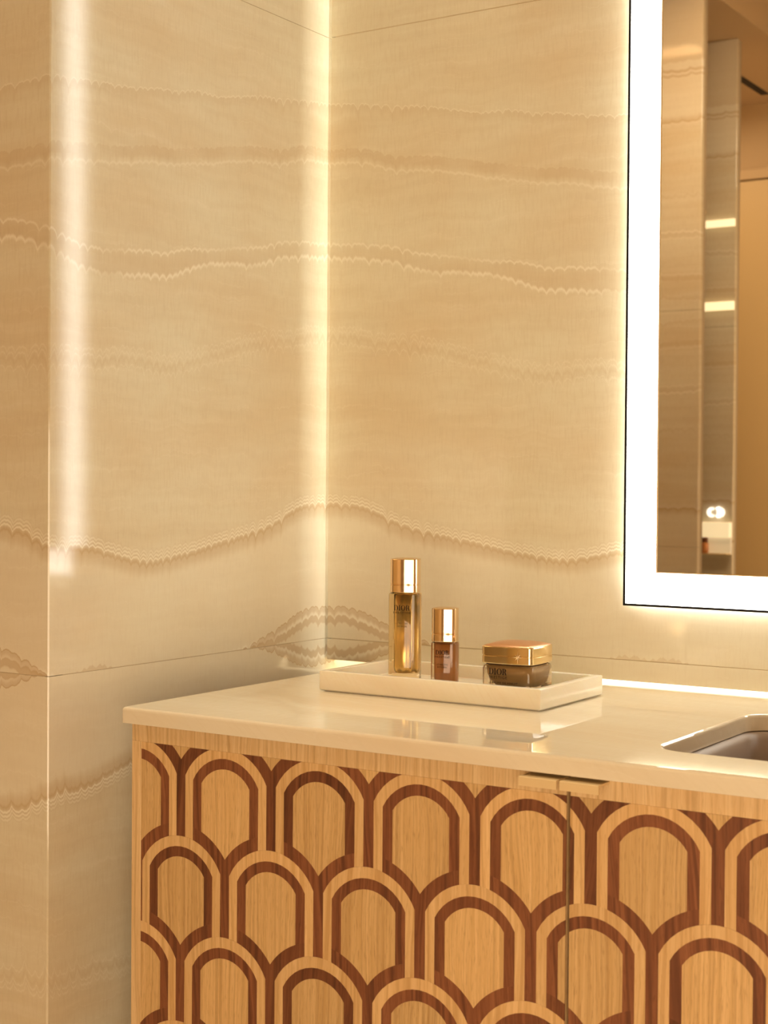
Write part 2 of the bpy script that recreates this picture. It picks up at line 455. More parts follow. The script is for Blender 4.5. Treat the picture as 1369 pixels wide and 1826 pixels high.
# filled joints
for zz in (ZJ, ZU):
    link('joint_filler', box_mesh('joint_filler', (-0.018, -PIER + 0.021, zz - 0.0012), (-0.0007, 0.09, zz + 0.0012)), M['joint'], wl, (0, 0, 0))
    link('joint_filler', box_mesh('joint_filler', (-1.05, -PIER + 0.0007, zz - 0.0012), (-0.005, -PIER + 0.018, zz + 0.0012)), M['joint'], wl, (0, 0, 0))
# back wall: slabs stand clear of the left wall and of the counter, light strips behind
wb = struct('wall_back', box_mesh('back_substrate', (-0.02, 0.155, FLOOR), (1.9, 0.20, COVE)), M['mortar'])
for z0, z1, xa, xb in [(FLOOR, -0.017, 0.0036, 1.9), (0.0004, ZJ - J, 0.0036, 0.2296), (0.0036, ZJ - J, 0.23, 1.9), (ZJ + J, ZU - J, 0.0036, 1.9), (ZU + J, COVE, 0.0036, 1.9)]:
    me = box_mesh('stone_panel', (xa, 0.0, z0), (xb, 0.02, z1), 0.0009 if z0 > 0.01 else 0.0002, 3)
    uvmap(me, lambda c: (abs((abs(c.x) + PIER) % (2 * PIER) - PIER) if c.x > PIER else abs(c.x), fold(c.z)))
    link('stone_panel', me, M['onyx'], wb, (0, 0, 0))
o = link('led_strip', box_mesh('led_strip', (0.30, 0.005, 0.0003), (1.03, 0.012, 0.0034)), M['led'], wb, (0, 0, 0))
o['label'] = 'glowing light strip along the foot of the back wall'
FB = 0.44                     # width of a slab on the back wall
for zz in (ZJ, ZU):
    link('joint_filler', box_mesh('joint_filler', (0.010, 0.0007, zz - 0.0012), (1.89, 0.018, zz + 0.0012)), M['joint'], wb, (0, 0, 0))
# long back slab needs verts where the book match folds
for o in [c for c in wb.children if c.name.startswith('stone_panel')]:
    me = o.data
    bm = bmesh.new(); bm.from_mesh(me)
    for xx in (FB, 2 * FB, 3 * FB, 4 * FB):
        bmesh.ops.bisect_plane(bm, geom=bm.verts[:] + bm.edges[:] + bm.faces[:], plane_co=(xx, 0, 0), plane_no=(1, 0, 0))
    bm.to_mesh(me); bm.free()
    lay = me.uv_layers[0]
    for l in me.loops:
        c = me.vertices[l.vertex_index].co
        k = c.x % (2 * FB)
        lay.data[l.index].uv = (k if k <= FB + 1e-6 else 2 * FB - k, fold(c.z))

# stone screens across the room and the door beyond: seen in the mirror
OPX, OPY1 = -0.707, -3.1
NX, NY = -0.793, -3.65
op = struct('wall_opposite', box_mesh('opposite_core', (-2.1, OPY1 - 0.05, FLOOR), (OPX - 0.004, OPY1 - 0.021, CEIL)), M['mortar'])
on = struct('wall_niche', box_mesh('niche_core', (-2.1, NY - 0.05, FLOOR), (NX - 0.004, NY - 0.021, CEIL)), M['mortar'])
for z0, z1 in rows:
    me = box_mesh('stone_panel', (-2.1, OPY1 - 0.02, z0), (OPX, OPY1, z1), 0.0012)
    uvmap(me, lambda c: (abs(c.x - OPX) * 0.36, fold(c.z - 0.06)))
    link('stone_panel', me, M['onyx'], op, (0, 0, 0))
    me = box_mesh('stone_panel', (-2.1, NY - 0.02, z0), (NX, NY, z1), 0.0012)
    uvmap(me, lambda c: (abs(c.x - NX) * 0.36, fold(c.z - 0.03)))
    link('stone_panel', me, M['onyx'], on, (0, 0, 0))
dr = struct('door_1', box_mesh('door_leaf', (-1.115, -4.598, FLOOR + 0.005), (-0.25, -4.575, 1.475), 0.002), M['door_paint'])
fr = box_mesh('frame_head', (-1.155, -4.598, 1.48), (-0.21, -4.565, 1.52), 0.002)
link('door_frame', fr, M['plaster'], dr, (0, 0, 0))
link('door_frame', box_mesh('frame_jamb', (-1.155, -4.598, FLOOR + 0.005), (-1.12, -4.565, 1.478), 0.002), M['plaster'], dr, (0, 0, 0))
link('door_frame', box_mesh('frame_jamb', (-0.245, -4.598, FLOOR + 0.005), (-0.21, -4.565, 1.478), 0.002), M['plaster'], dr, (0, 0, 0))
vent = link('ceiling_vent', box_mesh('ceiling_vent', (-0.985, -4.45, CEIL - 0.004), (-0.955, -4.02, CEIL + 0.001), 0.001), M['dark_slot'])
tag(vent, 'narrow black slot vent in the brown ceiling reflected in the mirror', 'vent')

# ------------------------------------------------------------------ counter with sink
YC, T = -0.4603, 0.0158
CX0, CX1 = 0.0745, 1.045
SX0, SX1, SY0, SY1, SR = 0.607, 0.955, -0.383, -0.131, 0.028

def rrect(x0, x1, y0, y1, r, n=8):
    pts = []
    for cx, cy, a0 in ((x1 - r, y0 + r, -90), (x1 - r, y1 - r, 0), (x0 + r, y1 - r, 90), (x0 + r, y0 + r, 180)):
        for i in range(n + 1):
            a = math.radians(a0 + 90 * i / n)
            pts.append((cx + r * math.cos(a), cy + r * math.sin(a)))
    return pts

def counter_mesh():
    bm = bmesh.new()
    R = 0.0030
    prof = [(R, 0.0), (R * 0.5, -R * 0.13), (R * 0.13, -R * 0.5), (0.0, -R), (0.0, -T)]
    def outer(i, z):
        x0, x1, y0, y1 = CX0 + i, CX1 - i, YC + i, 0.022
        return [bm.verts.new((x, y, z)) for x, y in rrect(x0, x1, y0, y1, 0.003, 4)]
    def inner(i, z):
        return [bm.verts.new((x, y, z)) for x, y in rrect(SX0 - i, SX1 + i, SY0 - i, SY1 + i, SR + i, 10)]
    def skin(loops):
        for a, b in zip(loops, loops[1:]):
            n = len(a)
            for j in range(n): bm.faces.new((a[j], a[(j + 1) % n], b[(j + 1) % n], b[j]))
    lo = [outer(i, z) for i, z in prof]; li = [inner(i * 0.8, z) for i, z in prof]
    skin(lo); skin(li)
    for A, B in ((lo[0], li[0]), (lo[-1], li[-1])):
        es = []
        for L in (A, B):
            for j in range(len(L)):
                e = bm.edges.get((L[j], L[(j + 1) % len(L)])) or bm.edges.new((L[j], L[(j + 1) % len(L)]))
                es.append(e)
        bmesh.ops.triangle_fill(bm, edges=es, use_beauty=True)
    bmesh.ops.recalc_face_normals(bm, faces=bm.faces)
    me = bpy.data.meshes.new('counter'); bm.to_mesh(me); bm.free()
    for p in me.polygons: p.use_smooth = abs(p.normal.z) < 0.999
    sharpen(me, 0.12)
    uvmap(me, lambda c: (c.x * 0.5 + c.z * 0.6, c.y + c.x * 0.12 + c.z))
    return me
ctr = link('vanity_counter', counter_mesh(), M['white_onyx'])
tag(ctr, 'polished creamy white stone counter slab over the inlaid wooden cabinet', 'counter')

def bowl_mesh():
    loops = []
    for ins, z, r in ((-0.010, -T - 0.001, 0.036), (0.006, -T - 0.001, 0.03), (0.009, -T - 0.006, 0.03), (0.013, -0.05, 0.034), (0.022, -0.095, 0.04), (0.045, -0.122, 0.05), (0.09, -0.130, 0.05)):
        loops.append([(x, y, z) for x, y in rrect(SX0 + ins, SX1 - ins, SY0 + ins, SY1 - ins, r, 8)])
    me = loft('sink_bowl', loops, cap0=False, cap1=True)
    return me
sk = link('sink_basin', bowl_mesh(), M['ceramic'])
tag(sk, 'undermounted beige basin sunk into the white stone counter', 'sink')

# ------------------------------------------------------------------ vanity cabinet with inlaid doors
YF = -0.4453                      # front of the doors
P_, DZ, X0, Z0 = 0.11, 0.09154, 0.13943, -0.04801
W0, W1, W2 = 0.0293, 0.0398, 0.0495
R0, R1, R2, R3 = 0.0345, 0.0446, 0.0550, 0.0673
HV = math.sqrt(R3 * R3 - 0.055 ** 2)
DOOR_TOP, DOOR_BOT = -0.0188, -0.76
PT = Z0 + 0.0125                  # top of the inlay field
PB = -0.745

cab = empty('vanity_cabinet', (0.56, -0.22, FLOOR))
tag(cab, 'light oak vanity cabinet with dark arched marquetry inlay below the counter', 'cabinet')
cl = lambda x, y, z: (x - 0.56, y + 0.22, z - FLOOR)   # into cabinet space
def cabpart(name, lo, hi, mat, bevel=0.0, parent=cab):
    return link(name, box_mesh(name, cl(*lo), cl(*hi), bevel), mat, parent)
for xa, xb in ((0.0760, 0.0940), (1.0255, 1.0435)):
    cabpart('side_panel', (xa, YF + 0.022, -0.77), (xb, -0.006, -0.0162), M['wood_edge'], 0.001)
cabpart('back_panel', (0.0945, -0.014, -0.77), (1.0250, -0.006, -0.0162), M['wood_edge'], 0.0005)
cabpart('bottom_panel', (0.0945, YF + 0.022, -0.77), (1.0250, -0.0145, -0.752), M['wood_edge'], 0.0005)
cabpart('front_rail', (0.0945, YF + 0.022, -0.060), (1.0250, YF + 0.040, -0.0162), M['wood_edge'], 0.0005)
cabpart('plinth', (0.10, YF + 0.06, FLOOR), (1.02, -0.02, -0.7705), M['wood_dark'], 0.001)

def arc(cx, cz, r, xa, xb, n):
    return [(x, cz + math.sqrt(max(0.0, r * r - (x - cx) ** 2))) for x in [xa + (xb - xa) * i / n for i in range(n + 1)]]
def arc_t(cx, cz, r, xa, xb, n):
    """upper arc sampled evenly in angle"""
    a = math.acos(max(-1, min(1, (xa - cx) / r))); b = math.acos(max(-1, min(1, (xb - cx) / r)))
    return [(cx + r * math.cos(a + (b - a) * i / n), cz + r * math.sin(a + (b - a) * i / n)) for i in range(n + 1)]
h = P_ / 2
def piece_shield():
    top = arc_t(0, 0, R0, -W0, W0, 12)
    rb = arc_t(h, -DZ, R3, W0, 0.0, 7)
    lb = arc_t(-h, -DZ, R3, 0.0, -W0, 7)
    return top + rb + lb[1:]
def piece_ring(wi, wo, ri, ro, rlow, n=14):
    o = arc_t(0, 0, ro, -wo, wo, n)
    rr = arc_t(h, -DZ, rlow, wo, wi, 2)
    i = arc_t(0, 0, ri, wi, -wi, n)
    ll = arc_t(-h, -DZ, rlow, -wi, -wo, 2)
    return o + rr + i + ll
def piece_y():
    # centred on the notch, circle centres at +-h
    a = [(x, z) for x, z in arc_t(-h, 0, R3, -h + 0.0152, 0.0, 8)]
    b = [(-x, z) for x, z in reversed(a)]
    dn = [(x, z) for x, z in arc_t(h, 0, R2, h - 0.0152, h - W2, 7)]
    bar = arc_t(0, -DZ, R2, h - W2, -(h - W2), 3)
    up = [(-x, z) for x, z in reversed(dn)]
    return a + b[1:] + dn + bar + up
SHAPES = [('inlay_panel', piece_shield(), 'wood_tan', 0, 0.0), ('inlay_arch_dark', piece_ring(W0, W1, R0, R1, R3), 'wood_dark', 0, 0.0),
          ('inlay_arch_light', piece_ring(W1, W2, R1, R2, R2), 'wood_light', 0, 0.0), ('inlay_fork', piece_y(), 'wood_dark', 1, 0.0)]

def clip(poly, ax, val, keep_less):
    out = []
    ins = lambda p: (p[ax] <= val) if keep_less else (p[ax] >= val)
    for i, a in enumerate(poly):
        b = poly[(i + 1) % len(poly)]
        if ins(a): out.append(a)
        if ins(a) != ins(b):
            t = (val - a[ax]) / (b[ax] - a[ax])
            out.append((a[0] + t * (b[0] - a[0]), a[1] + t * (b[1] - a[1])))
    return out
def pieces_of(poly, x0, x1, z0, z1):
    for ax, v, k in ((0, x0, False), (0, x1, True), (1, z0, False), (1, z1, True)):
        poly = clip(poly, ax, v, k)
        if len(poly) < 3: return []
    # drop doubled points and the zero-width bridges that clipping leaves
    q = []
    for p in poly:
        if not q or (abs(p[0] - q[-1][0]) + abs(p[1] - q[-1][1])) > 1e-6: q.append(p)
    if len(q) > 2 and (abs(q[0][0] - q[-1][0]) + abs(q[0][1] - q[-1][1])) < 1e-6: q.pop()
    area_ = abs(sum(q[i][0] * q[(i + 1) % len(q)][1] - q[(i + 1) % len(q)][0] * q[i][1] for i in range(len(q)))) / 2
    return q if len(q) > 2 and area_ > 4e-6 else []
def slab(name, poly, depth=0.0012):
    n = len(poly)
    bm = bmesh.new()
    f = [bm.verts.new((x, -depth, z)) for x, z in poly]
    b = [bm.verts.new((x, 0, z)) for x, z in poly]
    face = bm.faces.new(f)
    for j in range(n): bm.faces.new((f[j], f[(j + 1) % n], b[(j + 1) % n], b[j]))
    bmesh.ops.recalc_face_normals(bm, faces=bm.faces)
    face.normal_update()
    if face.normal.y > 0: bmesh.ops.reverse_faces(bm, faces=bm.faces)
    bmesh.ops.triangulate(bm, faces=[face], ngon_method='EAR_CLIP')
    me = bpy.data.meshes.new(name); bm.to_mesh(me); bm.free()
    return me
SHARED = {s[0]: slab(s[0], s[1]) for s in SHAPES}

def make_door(x0, x1, fx0, fx1, stile_left, stile_right):
    d = link('door', box_mesh('door', cl(x0, YF + 0.0014, DOOR_BOT), cl(x1, YF + 0.021, DOOR_TOP), 0.0004), M['wood_edge'], cab)
    def sub(name, lo, hi, mat):
        return link(name, box_mesh(name, cl(*lo), cl(*hi), 0.0003, 1), mat, d)
    sub('top_lipping', (x0, YF, PT), (x1, YF + 0.0018, DOOR_TOP), M['wood_edge'])
    sub('bottom_lipping', (x0, YF, DOOR_BOT), (x1, YF + 0.0018, PB), M['wood_edge'])
    if stile_left: sub('side_lipping', (x0, YF, PB), (fx0, YF + 0.0018, PT), M['wood_edge'])
    if stile_right: sub('side_lipping', (fx1, YF, PB), (x1, YF + 0.0018, PT), M['wood_edge'])
    nrow = int((PT - PB) / DZ) + 3
    for r in range(-1, nrow):
        zc = Z0 - HV - r * DZ
        for k in range(-2, 11):
            xa = X0 + (k + (0.5 if r % 2 == 0 else 0.0)) * P_
            for nm, poly, mat, shift, _ in SHAPES:
                xc = xa + shift * h
                pts = [(x + xc, z + zc) for x, z in poly]
                q = pieces_of(pts, fx0, fx1, PB, PT)
                if not q: continue
                whole = min(p[0] for p in pts) >= fx0 and max(p[0] for p in pts) <= fx1 and min(p[1] for p in pts) >= PB and max(p[1] for p in pts) <= PT
                proud = YF + 0.0013 - random.uniform(0, 0.00022)
                if whole:
                    o = link(nm, SHARED[nm], M[mat], d, cl(xc, proud, zc))
                else:
                    o = link(nm, slab(nm, [(x - xc, z - zc) for x, z in q]), M[mat], d, cl(xc, proud, zc))
    return d
GX = 0.5585
d1 = make_door(0.0755, GX - 0.0018, 0.0880, GX - 0.0018, True, False)
d2 = make_door(GX + 0.0018, 1.0435, GX + 0.0018, 1.031, False, True)

def pull_mesh():
    """folded tab: flat top plate, short lip turned down in front"""
    w, t, dep, lip = 0.0350, 0.0022, 0.0240, 0.0078
    prof = [(0.0, 0.0), (-dep + 0.0006, 0.0), (-dep, -0.0006), (-dep, -lip), (-dep + t, -lip), (-dep + t, -t), (0.0, -t)]
    verts = [(x, y, z) for x in (0.0, w) for y, z in prof]
    n = len(prof)
    faces = [tuple(range(n)), tuple(reversed(range(n, 2 * n)))] + [(j, (j + 1) % n, n + (j + 1) % n, n + j) for j in range(n)]
    return mesh('handle', verts, faces)
pm = pull_mesh()
for d, x in ((d1, 0.5232), (d2, 0.5610)):
    o = link('handle', pm, M['brass'], d, cl(x, YF + 0.0015, -0.0193))
    o['label'] = 'satin brass tab pull at the top edge of the door'

# ------------------------------------------------------------------ lit mirror
MX0, MZ0, MX1, MZ1 = 0.4110, 0.0889, 1.150, 1.56
IX0, IZ0, IX1, IZ1 = 0.4499, 0.1270, 1.111, 1.522
MY = -0.0052
mir = empty('lit_mirror', (0.78, 0.0, MZ0))
tag(mir, 'wall mirror with a broad glowing white border and thin black rim', 'mirror')
ml = lambda x, y, z: (x - 0.78, y, z - MZ0)
def mpart(name, lo, hi, mat, bevel=0.0):
    return link(name, box_mesh(name, ml(*lo), ml(*hi), bevel), mat, mir)
mpart('mirror_glass', (IX0 + 0.0012, MY + 0.0002, IZ0 + 0.001), (IX1 - 0.0012, MY + 0.0025, IZ1 - 0.001), M['mirror_glass'])
b = 0.0025
for lo, hi in (((MX0 + b, MZ0 + b), (IX0, MZ1 - b)), ((IX1, MZ0 + b), (MX1 - b, MZ1 - b)), ((IX0, MZ0 + b), (IX1, IZ0)), ((IX0, IZ1), (IX1, MZ1 - b))):
    o = mpart('light_border', (lo[0], MY, lo[1]), (hi[0], MY + 0.0025, hi[1]), M['mirror_light'])
    o['label'] = 'glowing frosted border of the mirror'
for lo, hi in (((MX0, MZ0), (MX0 + b, MZ1)), ((MX1 - b, MZ0), (MX1, MZ1)), ((MX0 + b, MZ0), (MX1 - b, MZ0 + b)), ((MX0 + b, MZ1 - b), (MX1 - b, MZ1))):
    o = mpart('rim', (lo[0], MY - 0.0008, lo[1]), (hi[0], MY + 0.0024, hi[1]), M['black'])
    o['label'] = 'thin black rim'
for lo, hi in (((IX0, IZ0), (IX0 + 0.0012, IZ1)), ((IX1 - 0.0012, IZ0), (IX1, IZ1)), ((IX0 + 0.0012, IZ0), (IX1 - 0.0012, IZ0 + 0.001)), ((IX0 + 0.0012, IZ1 - 0.001), (IX1 - 0.0012, IZ1))):
    mpart('inner_bead', (lo[0], MY - 0.0002, lo[1]), (hi[0], MY + 0.0020, hi[1]), M['brass'])
mpart('backing', (MX0 + 0.032, -0.0026, MZ0 + 0.032), (MX1 - 0.032, -0.0002, MZ1 - 0.032), M['black'])

# ------------------------------------------------------------------ tray
TX0, TX1, TY0, TY1, TH = 0.1665, 0.4325, -0.2495, -0.1050, 0.0220
def tray_mesh():
    w, fl_ = 0.0095, 0.0072
    cx, cy = (TX0 + TX1) / 2, (TY0 + TY1) / 2
    hx, hy = (TX1 - TX0) / 2, (TY1 - TY0) / 2
    def lp(ix, z, r): return [(x, y, z) for x, y in rrect(-hx + ix, hx - ix, -hy + ix, hy - ix, r, 4)]
    e = 0.0009
    loops = [lp(0.004, 0.0, 0.002), lp(0.004, 0.0012, 0.002), lp(e, 0.0013, 0.0015), lp(0, 0.0022, 0.0012), lp(0, TH - e, 0.0012), lp(e * 0.3, TH - e * 0.3, 0.0012), lp(e, TH, 0.0012),
             lp(w - e, TH, 0.0012), lp(w - e * 0.3, TH - e * 0.3, 0.0012), lp(w, TH - e, 0.0012), lp(w, fl_ + e, 0.0015), lp(w + e, fl_, 0.0015)]
    me = loft('tray', loops)
    sharpen(me, 0.5)
    uvmap(me, lambda c: (c.x * 0.6 + c.z * 0.4 + 0.2, c.y * 0.7 + c.z * 0.9 + c.x * 0.2 + 0.3))
    return me, (cx, cy)
tm, tc = tray_mesh()
tray = link('stone_tray', tm, M['tray_onyx'], None, (tc[0], tc[1], 0.0))
tag(tray, 'low rectangular cream stone tray standing on the counter with three cosmetics', 'tray')

# ------------------------------------------------------------------ cosmetics
def sq(a, z, bulge=0.0008, r=0.003, n=6, m=10):
    """square with bowed sides and rounded corners, side a"""
    H = a / 2; pts = []
    for q in range(4):
        ang = q * math.pi / 2
        ca, sa = math.cos(ang), math.sin(ang)
        loc = []
        for i in range(m + 1):
            t = -1 + 2 * i / m
            loc.append((t * (H - r), -H - bulge * (1 - t * t)))
        for i in range(1, n):
            b_ = -math.pi / 2 + (math.pi / 2) * i / n
            loc.append((H - r + r * math.cos(b_), -H + r + r * math.sin(b_)))
        pts += [(x * ca - y * sa, x * sa + y * ca, z) for x, y in loc]
    return pts

def build_letters(spec, height, thin, thick):
    """didone capitals as flat polygons; returns (faces as point lists, width)"""
    polys = []; x = 0.0; H = height
    def rect(x0, x1, y0, y1): polys.append([(x0, y0), (x1, y0), (x1, y1), (x0, y1)])
    def ell(cx, cy, ro, rio, hi_, a0, a1, n=14):
        # crescent between outer ellipse (ro x H/2) and inner ellipse (rio x hi_)
        for i in range(n):
            t0 = math.radians(a0 + (a1 - a0) * i / n); t1 = math.radians(a0 + (a1 - a0) * (i + 1) / n)
            polys.append([(cx + ro * math.cos(t0), cy + H / 2 * math.sin(t0)), (cx + ro * math.cos(t1), cy + H / 2 * math.sin(t1)),
                          (cx + rio * math.cos(t1), cy + hi_ * math.sin(t1)), (cx + rio * math.cos(t0), cy + hi_ * math.sin(t0))])
    for ch in spec:
        if ch == 'D':
            rect(x + 0.08 * H, x + 0.08 * H + thick, 0, H); rect(x, x + 0.40 * H, 0, thin); rect(x, x + 0.40 * H, H - thin, H)
            ell(x + 0.36 * H, H / 2, 0.50 * H, 0.50 * H - thick, H / 2 - thin, -90, 90); x += 0.96 * H
        elif ch == 'I':
            rect(x + 0.09 * H, x + 0.09 * H + thick, 0, H); rect(x, x + 0.18 * H + thick, 0, thin); rect(x, x + 0.18 * H + thick, H - thin, H); x += 0.30 * H + thick
        elif ch == 'O':
            ell(x + 0.47 * H, H / 2, 0.47 * H, 0.47 * H - thick, H / 2 - thin, 0, 360, 28); x += 1.02 * H
        elif ch == 'R':
            rect(x + 0.08 * H, x + 0.08 * H + thick, 0, H); rect(x, x + 0.26 * H + thick, 0, thin)
            rect(x, x + 0.36 * H, H - thin, H); rect(x + 0.08 * H, x + 0.40 * H, 0.47 * H, 0.47 * H + thin)
            cx, cy = x + 0.36 * H, 0.735 * H
            for i in range(10):
                t0 = math.radians(-90 + 18 * i); t1 = math.radians(-90 + 18 * (i + 1))
                polys.append([(cx + 0.34 * H * math.cos(t0), cy + 0.265 * H * math.sin(t0)), (cx + 0.34 * H * math.cos(t1), cy + 0.265 * H * math.sin(t1)),
                              (cx + (0.34 * H - thick) * math.cos(t1), cy + (0.265 * H - thin) * math.sin(t1)), (cx + (0.34 * H - thick) * math.cos(t0), cy + (0.265 * H - thin) * math.sin(t0))])
            polys.append([(x + 0.40 * H, 0.49 * H), (x + 0.40 * H + thick, 0.49 * H), (x + 0.78 * H, 0), (x + 0.78 * H - thick * 1.05, 0)]); x += 0.84 * H
        elif ch == 'C':
            ell(x + 0.47 * H, H / 2, 0.47 * H, 0.47 * H - thick, H / 2 - thin, 48, 312, 24); x += 0.9 * H
    return polys, x

def print_letters(name, parent, mat, word, cx, y, z, height, thin=None, thick=None, stretch=1.0, depth=0.00015, bow=None):
    polys, w = build_letters(word, height, thin or height * 0.05, thick or height * 0.19)
    verts, faces = [], []
    for poly in polys:
        s = len(verts)
        for x, zz in poly:
            xx = (x - w / 2) * stretch + cx
            verts.append((xx, y + (bow(xx) if bow else 0.0), z + zz))
        faces.append(tuple(range(s, s + len(poly))))
    me = mesh(name, verts, faces)
    return link(name, me, mat, parent)

def print_text(name, parent, mat, text, cx, y, z, height, width=None, bow=None):
    cu = bpy.data.curves.new(name, 'FONT')
    cu.body = text; cu.align_x = 'CENTER'; cu.size = 1.0; cu.resolution_u = 2; cu.space_character = 1.15
    tmp = bpy.data.objects.new('tmp', cu); col.objects.link(tmp)
    dg = bpy.context.evaluated_depsgraph_get(); dg.update()
    src = tmp.evaluated_get(dg).to_mesh()
    vs = [v.co.copy() for v in src.vertices]; fs = [tuple(p.vertices) for p in src.polygons]
    tmp.evaluated_get(dg).to_mesh_clear()
    bpy.data.objects.remove(tmp); bpy.data.curves.remove(cu)
    k = height / 0.70
    w = max(v.x for v in vs) - min(v.x for v in vs)
    kx = (width / w) if width else k
    vv = [(cx + v.x * kx, y + (bow(cx + v.x * kx) if bow else 0.0), z + v.y * k) for v in vs]
    return link(name, mesh(name, vv, fs), mat, parent)

def star_mesh(r, depth=0.0005):
    verts = [(0, -depth, 0)]; n = 8
    for i in range(2 * n):
        a = math.pi * i / n + math.pi / 2
        rr = r * (1.0 if i % 4 == 0 else 0.72) if i % 2 == 0 else r * 0.20
        verts.append((rr * math.cos(a), 0, rr * math.sin(a)))
    faces = [(0, 1 + i, 1 + (i + 1) % (2 * n)) for i in range(2 * n)]
    return mesh('star', verts, faces)

def cap_loops(a, z0, z1, groove, bulge, r, dome=0.0012):
    e = 0.0009
    L = [sq(a - 0.0024, z0, bulge, r), sq(a - 0.0006, z0 + 0.0002, bulge, r), sq(a, z0 + 0.0008, bulge, r)]
    g = groove
    L += [sq(a, g - 0.0008, bulge, r), sq(a - 0.0009, g - 0.0004, bulge, r), sq(a - 0.0009, g + 0.0004, bulge, r), sq(a, g + 0.0008, bulge, r)]
    L += [sq(a, z1 - e, bulge, r), sq(a - e * 0.5, z1 - e * 0.25, bulge, r), sq(a - e * 1.6, z1, bulge, r)]
    L += [sq(a * 0.72, z1 + dome * 0.6, bulge, r * 0.72), sq(a * 0.35, z1 + dome, bulge, r * 0.4)]
    return L

TZ = 0.0072                                     # inside floor of the tray
def bottle(name, label, loc, rot, a, zc, zt, inner_a, inner_mat, glass_mat, texts, cap_a, wall_bottom):
    root = empty(name, (loc[0], loc[1], TZ), rot)
    tag(root, label, 'bottle')
    z_c, z_t = zc - TZ, zt - TZ
    bul, r = 0.0010, 0.0042
    body = [sq(a - 0.003, 0.0, bul, r), sq(a - 0.0008, 0.0004, bul, r), sq(a, 0.0014, bul, r), sq(a, z_c - 0.0022, bul, r), sq(a - 0.0006, z_c - 0.0012, bul, r), sq(a - 0.003, z_c - 0.0009, bul, r)]
    g = link('glass_body', sharpen(loft('glass_body', body), 0.32), glass_mat, root)
    ia = inner_a
    zb = wall_bottom
    inn = [sq(ia * 0.62, zb, bul, ia * 0.25), sq(ia * 0.84, zb + 0.0006, bul, ia * 0.22), sq(ia * 0.95, zb + 0.0022, bul, 0.0050), sq(ia, zb + 0.0060, bul, 0.0046), sq(ia * 1.04, z_c - 0.0032, bul, 0.0046)]
    li = link('inner_vessel', loft('inner_vessel', inn), inner_mat, root)
    ca = sharpen(loft('cap', cap_loops(cap_a, z_c - 0.0002, z_t, z_c + (z_t - z_c) * 0.235, bul, 0.0050)), 0.32)
    cp = link('cap', ca, M['gold_cap'], root)
    st = link('star', star_mesh(0.0050, 0.0008), M['star'], cp, (cap_a * 0.20, -cap_a / 2 - 0.0010, z_c + (z_t - z_c) * 0.235))
    bow = lambda x: -bul * (1 - (x / (a / 2 - r)) ** 2)
    y = -a / 2 - 0.00020
    for kind, txt, z, hgt, wid in texts:
        if kind == 'L':
            print_letters('printed_lettering', root, M['ink'], txt, -0.0006, y, z - TZ, hgt, stretch=wid, bow=bow)
        else:
            print_text('printed_lettering', root, M['ink'], txt, -0.0006, y, z - TZ, hgt, wid, bow=bow)
    return root

A11 = math.radians(21)
bottle('serum_bottle', 'tall square gold bottle with shiny rose gold cap, left end of the tray', (0.2350, -0.1850), A11, 0.0318, 0.1062, 0.1425, 0.0190, M['gold_liner'], M['amber_glass'],
       [('L', 'DIOR', 0.0872, 0.0057, 0.92), ('d', 'PRESTIGE', 0.0838, 0.0022, 0.0190), ('d', 'LE NECTAR', 0.0722, 0.0020, 0.0128), ('d', 'PREMIER', 0.0690, 0.0020, 0.0108)], 0.0300, 0.0115)
bottle('nectar_bottle', 'short square bottle of orange brown serum between the tall bottle and the jar', (0.2855, -0.1850), math.radians(20), 0.0268, 0.0560, 0.0915, 0.0182, M['serum'], M['clear_glass'],
       [('L', 'DIOR', 0.0425, 0.0048, 0.90), ('d', 'PRESTIGE', 0.0392, 0.0020, 0.0160), ('d', 'LE NECTAR', 0.0312, 0.0018, 0.0118), ('d', 'INTEGRAL', 0.0285, 0.0018, 0.0108)], 0.0262, 0.0045)

